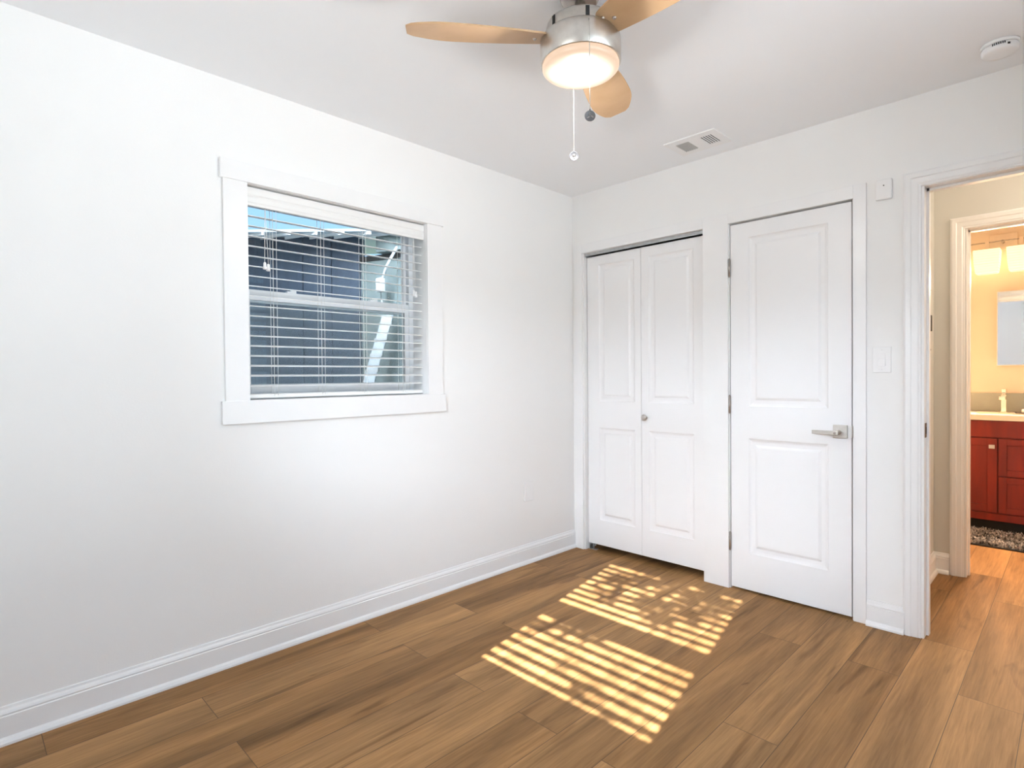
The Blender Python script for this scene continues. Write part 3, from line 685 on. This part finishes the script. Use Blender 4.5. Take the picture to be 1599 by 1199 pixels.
# ================================================================== BATHROOM
VF = 2.38; VX0, VX1 = 1.72, 2.64
van = empty('vanity_cabinet', (2.2, 2.6, 0)); tag(van, 'cherry red wood bathroom vanity with shaker door and drawers', 'vanity')
MB().box(VX0, VX1, VF + .02, 2.90, .095, .842).box(VX0 + .0, VX1, VF + .075, 2.90, 0, .095).build('carcass', M['cherry'], van)
MB().box(VX0, VX1, VF + .010, VF + .02, .095, .150).build('bottom_rail', M['cherry'], van, .001)
MB().box(VX0 + .01, VX1 - .01, VF + .070, VF + .0745, .002, .094).build('toe_kick', M['black'], van)
def shaker(x0, x1, z0, z1, w=.055):
    mb = MB(); y0, y1 = VF, VF + .019
    mb.box(x0, x0 + w, y0, y1, z0, z1).box(x1 - w, x1, y0, y1, z0, z1).box(x0 + w, x1 - w, y0, y1, z0, z0 + w).box(x0 + w, x1 - w, y0, y1, z1 - w, z1).box(x0 + w, x1 - w, y0 + .010, y1, z0 + w, z1 - w)
    return mb
MB().box(VX0 + .004, VX1 - .004, VF, VF + .019, .716, .838).build('false_front', M['cherry'], van, .0015)
d = shaker(VX0 + .004, 2.068, .158, .706).build('cabinet_door', M['cherry'], van, .0015)
MB().tube([(2.040, VF, .648), (2.040, VF - .018, .648)], .006, 12).box(2.023, 2.057, VF - .026, VF - .017, .634, .662).build('knob', M['nickel'], d, .001)
for z0, z1 in ((.433, .706), (.158, .425)):
    dr = shaker(2.077, 2.40, z0, z1, .045).build('drawer', M['cherry'], van, .0015)
    MB().tube([(2.238, VF, (z0 + z1) / 2), (2.238, VF - .018, (z0 + z1) / 2)], .006, 12).box(2.221, 2.255, VF - .026, VF - .017, (z0 + z1) / 2 - .014, (z0 + z1) / 2 + .014).build('knob', M['nickel'], dr, .001)
shaker(2.409, VX1 - .004, .158, .706).build('cabinet_door', M['cherry'], van, .0015)
M['counter'] = mat('cultured_marble', (.82, .77, .66), .2, var=.02, vscale=8)
ct = empty('vanity_countertop', (2.2, 2.6, .842)); tag(ct, 'cream vanity countertop with basin on the red cabinet', 'countertop')
mb = MB()
mb.box(VX0 - .01, VX1 + .01, VF - .02, 2.50, .842, .882).box(VX0 - .01, VX1 + .01, 2.74, 2.90, .842, .882).box(VX0 - .01, 1.93, 2.50, 2.74, .842, .882).box(2.38, VX1 + .01, 2.50, 2.74, .842, .882)
mb.build('slab', M['counter'], ct)
MB().box(1.93, 2.38, 2.50, 2.74, .8422, .848).build('basin', M['counter'], ct)
M['bs'] = mat('grey_green_tile', (.33, .36, .33), .25, var=.08, vscale=6)
tag(box('backsplash', M['bs'], (VX0 - .01, VX1 + .01, 2.888, 2.90, .884, 1.030), origin=(2.2, 2.9, .884)), 'grey green strip of tile backsplash behind the faucet', 'backsplash')
M['chrome'] = mat('warm_chrome', (.80, .76, .70), .12, metal=1., var=.02)
fc = empty('faucet', (2.075, 2.79, .882)); tag(fc, 'tall square chrome faucet on the vanity countertop', 'faucet')
MB().box(2.060, 2.092, 2.772, 2.804, .888, 1.020).box(2.054, 2.098, 2.766, 2.810, .882, .889).build('body', M['chrome'], fc, .003)
MB().box(2.056, 2.096, 2.64, 2.806, .985, 1.012).build('spout', M['chrome'], fc, .003)
MB().box(2.064, 2.088, 2.778, 2.800, 1.020, 1.034).box(2.062, 2.090, 2.772, 2.86, 1.034, 1.066).build('lever_handle', M['chrome'], fc, .003)
M['soapw'] = mat('white_ceramic', (.85, .83, .78), .25, var=.01)
sd = empty('soap_dish', (2.205, 2.70, .882)); tag(sd, 'small dark soap tray with white bar, at the end of the countertop', 'soap dish')
MB().prism([(2.155, .882), (2.26, .882), (2.27, .893), (2.262, .893), (2.255, .887), (2.16, .887), (2.153, .893), (2.145, .893)], 2.665, 2.74, lambda p, t: (p[0], t, p[1])).build('tray', mat('dark_resin', (.05, .035, .03), .3, var=.1), sd)
MB().box(2.185, 2.245, 2.68, 2.725, .888, .915).build('soap_bar', M['soapw'], sd, .008)
mi = empty('bathroom_mirror', (2.33, 2.9, 1.25)); tag(mi, 'rectangular mirror on the bathroom wall below the lamp bar', 'mirror')
MT = Matrix.Translation((2.64, 2.897, 0)) @ Matrix.Rotation(math.radians(2.6), 4, 'Z')      # mirror turned slightly to set what it reflects
MB().box(-.614, 0, -.023, 0, 1.250, 1.840, MT).build('frame', M['vinyl'], mi, .002)
M['mirror'] = mat('mirror_silver', (.86, .87, .88), .02, metal=1., var=.002)
MB().box(-.609, -.005, -.0255, -.023, 1.255, 1.835, MT).build('mirror_glass', M['mirror'], mi)
vl = empty('vanity_light', (2.06, 2.9, 2.235)); tag(vl, 'vanity lamp bar with lit square ribbed glass shades above the mirror', 'wall lamp')
M['fix'] = mat('satin_nickel_fixture', (.80, .70, .60), .4, metal=.3, var=.03, vscale=30)
MB().box(1.978, 2.150, 2.872, 2.90, 2.172, 2.300).build('back_plate', M['fix'], vl, .003)
MB().tube([(1.70, 2.80, 2.232), (2.42, 2.80, 2.232)], .005, 10).tube([(2.064, 2.80, 2.232), (2.064, 2.875, 2.232)], .010, 10).build('bar', M['dnickel'], vl)
shade_m = bpy.data.materials.new('lit_ribbed_glass'); shade_m.use_nodes = True
t = shade_m.node_tree; b = t.nodes['Principled BSDF']; b.inputs['Base Color'].default_value = (.9, .85, .7, 1); b.inputs['Roughness'].default_value = .2
b.inputs['Transmission Weight'].default_value = .0
c_ = node(t, 'ShaderNodeTexCoord'); wv = node(t, 'ShaderNodeTexWave', bands_direction='Z'); wv.inputs['Scale'].default_value = 16
t.links.new(c_.outputs['Object'], wv.inputs['Vector'])
rr = node(t, 'ShaderNodeValToRGB'); rr.color_ramp.elements[0].color = (.72, .54, .28, 1); rr.color_ramp.elements[1].color = (1.05, .84, .50, 1)
t.links.new(wv.outputs['Fac'], rr.inputs[0]); t.links.new(rr.outputs[0], b.inputs['Emission Color']); b.inputs['Emission Strength'].default_value = 1.0
LAMPX = (1.775, 1.972, 2.172, 2.37)
for i, xx in enumerate((1.765, 1.972, 2.175)):
    MB().box(xx - .012, xx + .012, 2.787, 2.813, 2.178, 2.246).box(xx - .035, xx + .035, 2.775, 2.825, 2.172, 2.180).build('socket', M['fix'], vl, .002)
    yc = 2.80
    lo = [(.082, 2.172), (.084, 2.165), (.078, 2.06), (.070, 1.992), (.062, 1.984)]
    m_ = MB(); vs = []
    for hw, z in lo:
        vs += [(xx - hw, yc - hw * .8, z), (xx + hw, yc - hw * .8, z), (xx + hw, yc + hw * .8, z), (xx - hw, yc + hw * .8, z)]
    fs = [(k * 4 + q_, k * 4 + (q_ + 1) % 4, k * 4 + 4 + (q_ + 1) % 4, k * 4 + 4 + q_) for k in range(len(lo) - 1) for q_ in range(4)] + [(0, 1, 2, 3), (16, 17, 18, 19)]
    m_.add(vs, fs).build('glass_shade', shade_m, vl, .006)
    ld = bpy.data.lights.new('vanity_bulb', 'SPOT'); ld.energy = 98.0; ld.color = (1.0, .68, .42); ld.shadow_soft_size = .05; ld.spot_size = math.radians(112); ld.spot_blend = .6
    lo_ = bpy.data.objects.new('vanity_bulb', ld); COL.objects.link(lo_); lo_.location = (xx, 2.73, 1.965)
    lo_.rotation_euler = Vector((0, -.75, -.66)).to_track_quat('-Z', 'Y').to_euler()
# shaggy bath mat
rg = empty('bath_mat', (2.25, 2.16, 0)); tag(rg, 'shaggy black, grey and white bath mat in front of the vanity', 'bath mat')
MB().box(1.86, 2.72, 1.93, 2.40, 0, .010).build('backing', mat('black_backing', (.02, .02, .02), .9, var=.2, vscale=50), rg, .003)
rm = bpy.data.materials.new('shag_pile'); rm.use_nodes = True; t = rm.node_tree; b = t.nodes['Principled BSDF']; b.inputs['Roughness'].default_value = .9
c_ = node(t, 'ShaderNodeTexCoord'); n_ = node(t, 'ShaderNodeTexNoise'); n_.inputs['Scale'].default_value = 28; n_.inputs['Detail'].default_value = 3; t.links.new(c_.outputs['Object'], n_.inputs['Vector'])
r_ = node(t, 'ShaderNodeValToRGB'); r_.color_ramp.elements[0].position = .40; r_.color_ramp.elements[0].color = (.05, .05, .055, 1); r_.color_ramp.elements[1].position = .60; r_.color_ramp.elements[1].color = (.62, .60, .60, 1)
t.links.new(n_.outputs['Fac'], r_.inputs[0]); t.links.new(r_.outputs[0], b.inputs['Base Color'])
m_ = MB(); rng = random.Random(3)
for i in range(7000):
    x = rng.uniform(1.875, 2.705); y = rng.uniform(1.945, 2.385); a = rng.uniform(0, 6.283); h = rng.uniform(.014, .034); l = rng.uniform(.008, .026); wd = .0032
    dx, dy = math.cos(a), math.sin(a); px_, py_ = -dy * wd, dx * wd
    m_.add([(x - px_, y - py_, .010), (x + px_, y + py_, .010), (x + px_ * .8 + dx * l * .4, y + py_ * .8 + dy * l * .4, .010 + h * .7), (x - px_ * .8 + dx * l * .4, y - py_ * .8 + dy * l * .4, .010 + h * .7), (x + dx * l, y + dy * l, .010 + h)],
           [(0, 1, 2, 3), (3, 2, 4)])
pl_ = m_.build('pile', rm, rg, recalc=False); pl_['kind'] = 'stuff'

# ================================================================== OUTDOORS
def W(px, py, depth):
    """a point out there, at a distance along the view"""
    return Vector((2.50286, -3.08877, 1.194756)) + _F * depth + _R * ((px - 799.5) / 881.584 * depth) + _U * ((599.5 - py) / 881.584 * depth)
M['ground'] = mat('dry_grass', (.10, .12, .06), .9, var=.3, vscale=4)
struct(box('ground', M['ground'], (-20, 20, -25, 12, -.32, -.2)), 'ground outside the house', 'ground')
# neighbouring house: dark blue grey siding under an eave with open rafters
def siding_mat():
    m = bpy.data.materials.new('blue_grey_siding'); m.use_nodes = True; t = m.node_tree; b = t.nodes['Principled BSDF']; L = t.links.new
    c = node(t, 'ShaderNodeTexCoord'); mp = node(t, 'ShaderNodeMapping'); mp.inputs['Scale'].default_value = (30, 30, 2.5); L(c.outputs['Object'], mp.inputs[0])
    n = node(t, 'ShaderNodeTexNoise'); n.inputs['Scale'].default_value = 1; n.inputs['Detail'].default_value = 5; L(mp.outputs[0], n.inputs['Vector'])
    r = node(t, 'ShaderNodeValToRGB'); r.color_ramp.elements[0].position = .3; r.color_ramp.elements[0].color = (.022, .038, .064, 1); r.color_ramp.elements[1].position = .75; r.color_ramp.elements[1].color = (.038, .062, .095, 1)
    L(n.outputs['Fac'], r.inputs[0]); L(r.outputs[0], b.inputs['Base Color']); b.inputs['Roughness'].default_value = .7
    p = node(t, 'ShaderNodeBump'); p.inputs['Strength'].default_value = .3; p.inputs['Distance'].default_value = .004; L(n.outputs['Fac'], p.inputs['Height']); L(p.outputs[0], b.inputs['Normal'])
    return m
M['siding'] = siding_mat()
nh = empty('neighbour_house', (-2.9, 0, -.2)); tag(nh, 'dark blue grey sided house with pale wing seen through the window blind', 'house')
A = W(566, 580, 6.0); rt = Vector((_R.x, _R.y, 0)).normalized(); fw = Vector((_F.x, _F.y, 0)).normalized()
def house_box(mb, s0, s1, d0, d1, z0, z1):
    """s along the wall (to the right), d away from the viewer, from corner A"""
    vs = [Vector((A.x, A.y, 0)) + rt * s + fw * d + Vector((0, 0, z)) for z in (z0, z1) for d in (d0, d1) for s in (s0, s1)]
    return mb.add(vs, [(0, 2, 3, 1), (4, 5, 7, 6), (0, 1, 5, 4), (2, 6, 7, 3), (0, 4, 6, 2), (1, 3, 7, 5)])
SL = .155
def ez(d): return 2.686 + SL * d + .012                              # underside of the deck
mb = MB(); house_box(mb, -4.5, 0, 0.006, .15, -.2, 2.69)
sx = 0.
while sx > -4.5:                                                   # boards with open grooves between them
    house_box(mb, max(sx - .300, -4.5), sx - .012, -.008, .008, -.2, 2.69); sx -= .305
mb.build('siding_wall', M['siding'], nh)
OUT = -.50
def hp(s_, d, z): v_ = Vector((A.x, A.y, 0)) + rt * s_ + fw * d; return (v_.x, v_.y, z)
mb = MB(); vs = [hp(s_, d, ez(d) + h) for h in (0, .025) for d in (OUT, 3.0) for s_ in (-4.6, .55)]
mb.add(vs, [(0, 2, 3, 1), (4, 5, 7, 6), (0, 1, 5, 4), (2, 6, 7, 3), (0, 4, 6, 2), (1, 3, 7, 5)])
mb.build('roof_deck', mat('grey_blue_soffit', (.62, .70, .75), .7, var=.05), nh)
for k in range(17):                                                # open rafter tails, cut at a slant
    s0 = -.26 * k - .02
    vs = [hp(s0 - d + w_, d, ez(d) - h) for h in (.03, 0) for d in (OUT, .0) for w_ in (-.012, .012)]
    MB().add(vs, [(0, 2, 3, 1), (4, 5, 7, 6), (0, 1, 5, 4), (2, 6, 7, 3), (0, 4, 6, 2), (1, 3, 7, 5)]).build('rafter', M['trim'], nh)
M['gwall'] = mat('grey_green_stucco', (.15, .185, .18), .8, var=.06, vscale=5, bump=.2, bscale=60)
wg = nh
B0 = Vector((A.x, A.y, 0)); B1 = Vector((-.22, .92, 0)); dv = (B1 - B0).normalized(); nv = Vector((dv.y, -dv.x, 0))
def wing_box(mb, s0, s1, d0, d1, z0, z1):
    vs = [B0 + dv * s - nv * d + Vector((0, 0, z)) for z in (z0, z1) for d in (d0, d1) for s in (s0, s1)]
    return mb.add(vs, [(0, 2, 3, 1), (4, 5, 7, 6), (0, 1, 5, 4), (2, 6, 7, 3), (0, 4, 6, 2), (1, 3, 7, 5)])
LW = (B1 - B0).length - .14
wing_box(MB(), 0.0, LW, 0, .15, -.2, 2.42).build('wing_wall', M['gwall'], wg)
wing_box(MB(), 0.0, LW, -.02, .15, 2.42, 2.47).build('wing_shadow_gap', M['black'], wg)  # dark strip stands in for the shadow gap below the gable
wing_box(MB(), .30, LW, -.12, .15, 2.47, 3.2).build('wing_gable', M['gwall'], wg)
M['pale'] = mat('pale_metal', (.50, .54, .56), .5, var=.04, vscale=12)
dsx = empty('pale_strip', (-2.6, .1, 1.2)); tag(dsx, 'pale strip slanting down the grey green wing wall', 'pale_strip')  # pale slanting shape beyond the pane, modelled as a solid strip
P0 = W(606, 492, 5.55); P1 = W(574, 604, 5.45)
ax = (P1 - P0).normalized(); sd_ = rt
mb = MB(); hw = .055
vs = [P + sd_ * a_ + fw * b_ for P in (P0, P1) for a_, b_ in ((-hw, -.02), (hw, -.02), (hw, .02), (-hw, .02))]
mb.add(vs, [(0, 1, 5, 4), (1, 2, 6, 5), (2, 3, 7, 6), (3, 0, 4, 7), (0, 3, 2, 1), (4, 5, 6, 7)]); mb.build('strip_body', M['pale'], dsx, .004)
hd_ = W(594, 444, 5.6)
MB().box(-.045, .045, -.03, .03, -.075, .065, Matrix.Translation(hd_)).build('upper_block', M['pale'], dsx, .01)
MB().tube([W(620, 385, 5.5), W(604, 415, 5.55), hd_, W(596, 475, 5.56), P0], .014, 8).build('thin_tube', M['pale'], dsx)
for f_ in (.12, .34, .56, .78):
    Pm = P0.lerp(P1, f_); vs = [Pm + ax * c2 + sd_ * a_ + fw * b_ for c2 in (-.012, .012) for a_, b_ in ((-hw - .006, -.026), (hw + .006, -.026), (hw + .006, .026), (-hw - .006, .026))]
    MB().add(vs, [(0, 1, 5, 4), (1, 2, 6, 5), (2, 3, 7, 6), (3, 0, 4, 7), (0, 3, 2, 1), (4, 5, 6, 7)]).build('band', M['grey'], dsx)

# two made-up unseen buildings, added to block sun and sky glow
M['stucco'] = mat('cream_stucco', (.55, .53, .48), .85, var=.06, vscale=2, bump=.2, bscale=50)
M['shingle'] = mat('grey_shingle', (.16, .15, .15), .9, var=.2, vscale=12)
def blocker_house(x0, x1, y0, y1, z, label):
    r = empty(label, ((x0 + x1) / 2, (y0 + y1) / 2, -.2)); struct(r)
    MB().box(x0, x1, y0, y1, -.2, z).build('blocker_wall', M['stucco'], r)
    ym = (y0 + y1) / 2
    MB().prism([(y0 - .4, z), (y1 + .4, z), (y1 + .4, z + .08), (ym, z + 1.0), (y0 - .4, z + .08)], x0 - .3, x1 + .3, lambda p, t: (t, p[0], p[1])).build('roof', M['shingle'], r)
blocker_house(-10, .5, -10.5, -5.2, 7.6, 'sun_blocker_southwest')
blocker_house(3.4, 6.0, -4.5, -3.95, 4.6, 'sun_blocker_southeast')
M['bounce_paving'] = mat('white_concrete', (.60, .605, .62), .8, var=.03, vscale=1.5)
struct(box('bounce_paving', M['bounce_paving'], (3.3, 16, -12, 12, -.2, -.12)), 'pale slab added east of the house to bounce daylight indoors', 'bounce_paving')  # out-of-view reflector slab, added to throw daylight onto the ceiling
# unseen board fence, added because it hides the lowest strip of sky from the rear window
fn = empty('sky_blocker_fence', (10, -9.3, -.2)); tag(fn, 'grey board fence added behind the viewer to block low sky', 'fence')
mb = MB()
for k in range(150): mb.box(.9 + .15 * k, 1.04 + .15 * k, -9.32, -9.30, -.2, 2.45)
mb.build('boards', M['grey'], fn)
MB().box(.9, 23.4, -9.30, -9.26, .2, .29).box(.9, 23.4, -9.30, -9.26, 2.0, 2.09).build('rails', M['grey'], fn)
struct(box('bounce_drive', M['bounce_paving'], (-1.0, 3.3, -9.2, -3.7, -.2, -.12)), 'pale slab added behind the viewer to bounce light indoors', 'bounce_drive')  # added pale surface, sends light up through the rear window
struct(box('bounce_path', M['bounce_paving'], (-3.4, -.2, -5.1, 3.0, -.2, -.13)), 'pale slab added under the left window to bounce light', 'path')  # added pale surface, lights the left window's reveal and slats from below
# a thin leafed tree by the drive: its leaves break up the sun that comes through the rear blind
tr = empty('young_tree', (3.05, -6.6, -.12)); tag(tr, 'thin young tree on the drive behind the viewer', 'tree')
def sunward(x, y, Y):
    return Vector((x + (Y - y) * SUN_DIR.x / SUN_DIR.y, Y, (Y - y) * SUN_DIR.z / SUN_DIR.y))
rng = random.Random(11)
CL = [(.98, -.44, .17, .15, 120), (1.06, -.63, .10, .06, 40), (.68, -.52, .07, .12, 34), (.62, -.30, .10, .12, 48), (.84, -.20, .22, .09, 110), (1.13, -.22, .15, .11, 90), (1.18, -.46, .08, .10, 28),
      (.80, -1.02, .12, .045, 34), (.93, -1.00, .08, .04, 20), (.66, -1.13, .06, .05, 14), (1.16, -1.42, .04, .05, 8), (1.0, -1.28, .05, .04, 6)]
lf = MB(); twigs = MB()
for (cx_, cy_, rx, ry, n_) in CL:
    c0 = sunward(cx_, cy_, -6.2)
    twigs.tube([(3.02, -6.58, 2.2), (2.75, -6.45, 2.55 + .3 * (c0.z - 2.8)), tuple(c0.lerp(Vector((2.6, -6.4, c0.z)), .35)), tuple(c0)], .004, 6)
    for i in range(n_):
        a = rng.uniform(0, 6.283); q = math.sqrt(rng.random())
        p_ = sunward(cx_ + rx * q * math.cos(a), cy_ + ry * q * math.sin(a), -6.2 + rng.uniform(-.2, .2))
        d_ = Vector((rng.uniform(-1, 1), rng.uniform(-.5, .5), rng.uniform(-1, .4))).normalized(); w_ = d_.cross(Vector((rng.uniform(-.3, .3), 1, rng.uniform(-.3, .3)))).normalized()
        L_ = rng.uniform(.035, .065); W_ = L_ * .32
        lf.add([p_, p_ + d_ * L_ * .5 + w_ * W_, p_ + d_ * L_, p_ + d_ * L_ * .5 - w_ * W_], [(0, 1, 2, 3)])
M['leaf'] = mat('leaf_green', (.07, .13, .03), .6, var=.3, vscale=20)
M['bark'] = mat('grey_bark', (.16, .12, .09), .9, var=.2, vscale=30)
fo_ = lf.build('foliage', M['leaf'], tr, recalc=False); fo_['kind'] = 'stuff'
twigs.tube([(3.05, -6.6, -.12), (3.06, -6.6, .9), (3.02, -6.58, 2.2), (2.95, -6.6, 3.0), (2.98, -6.6, 3.7)], .028, 10)
twigs.build('trunk', M['bark'], tr)
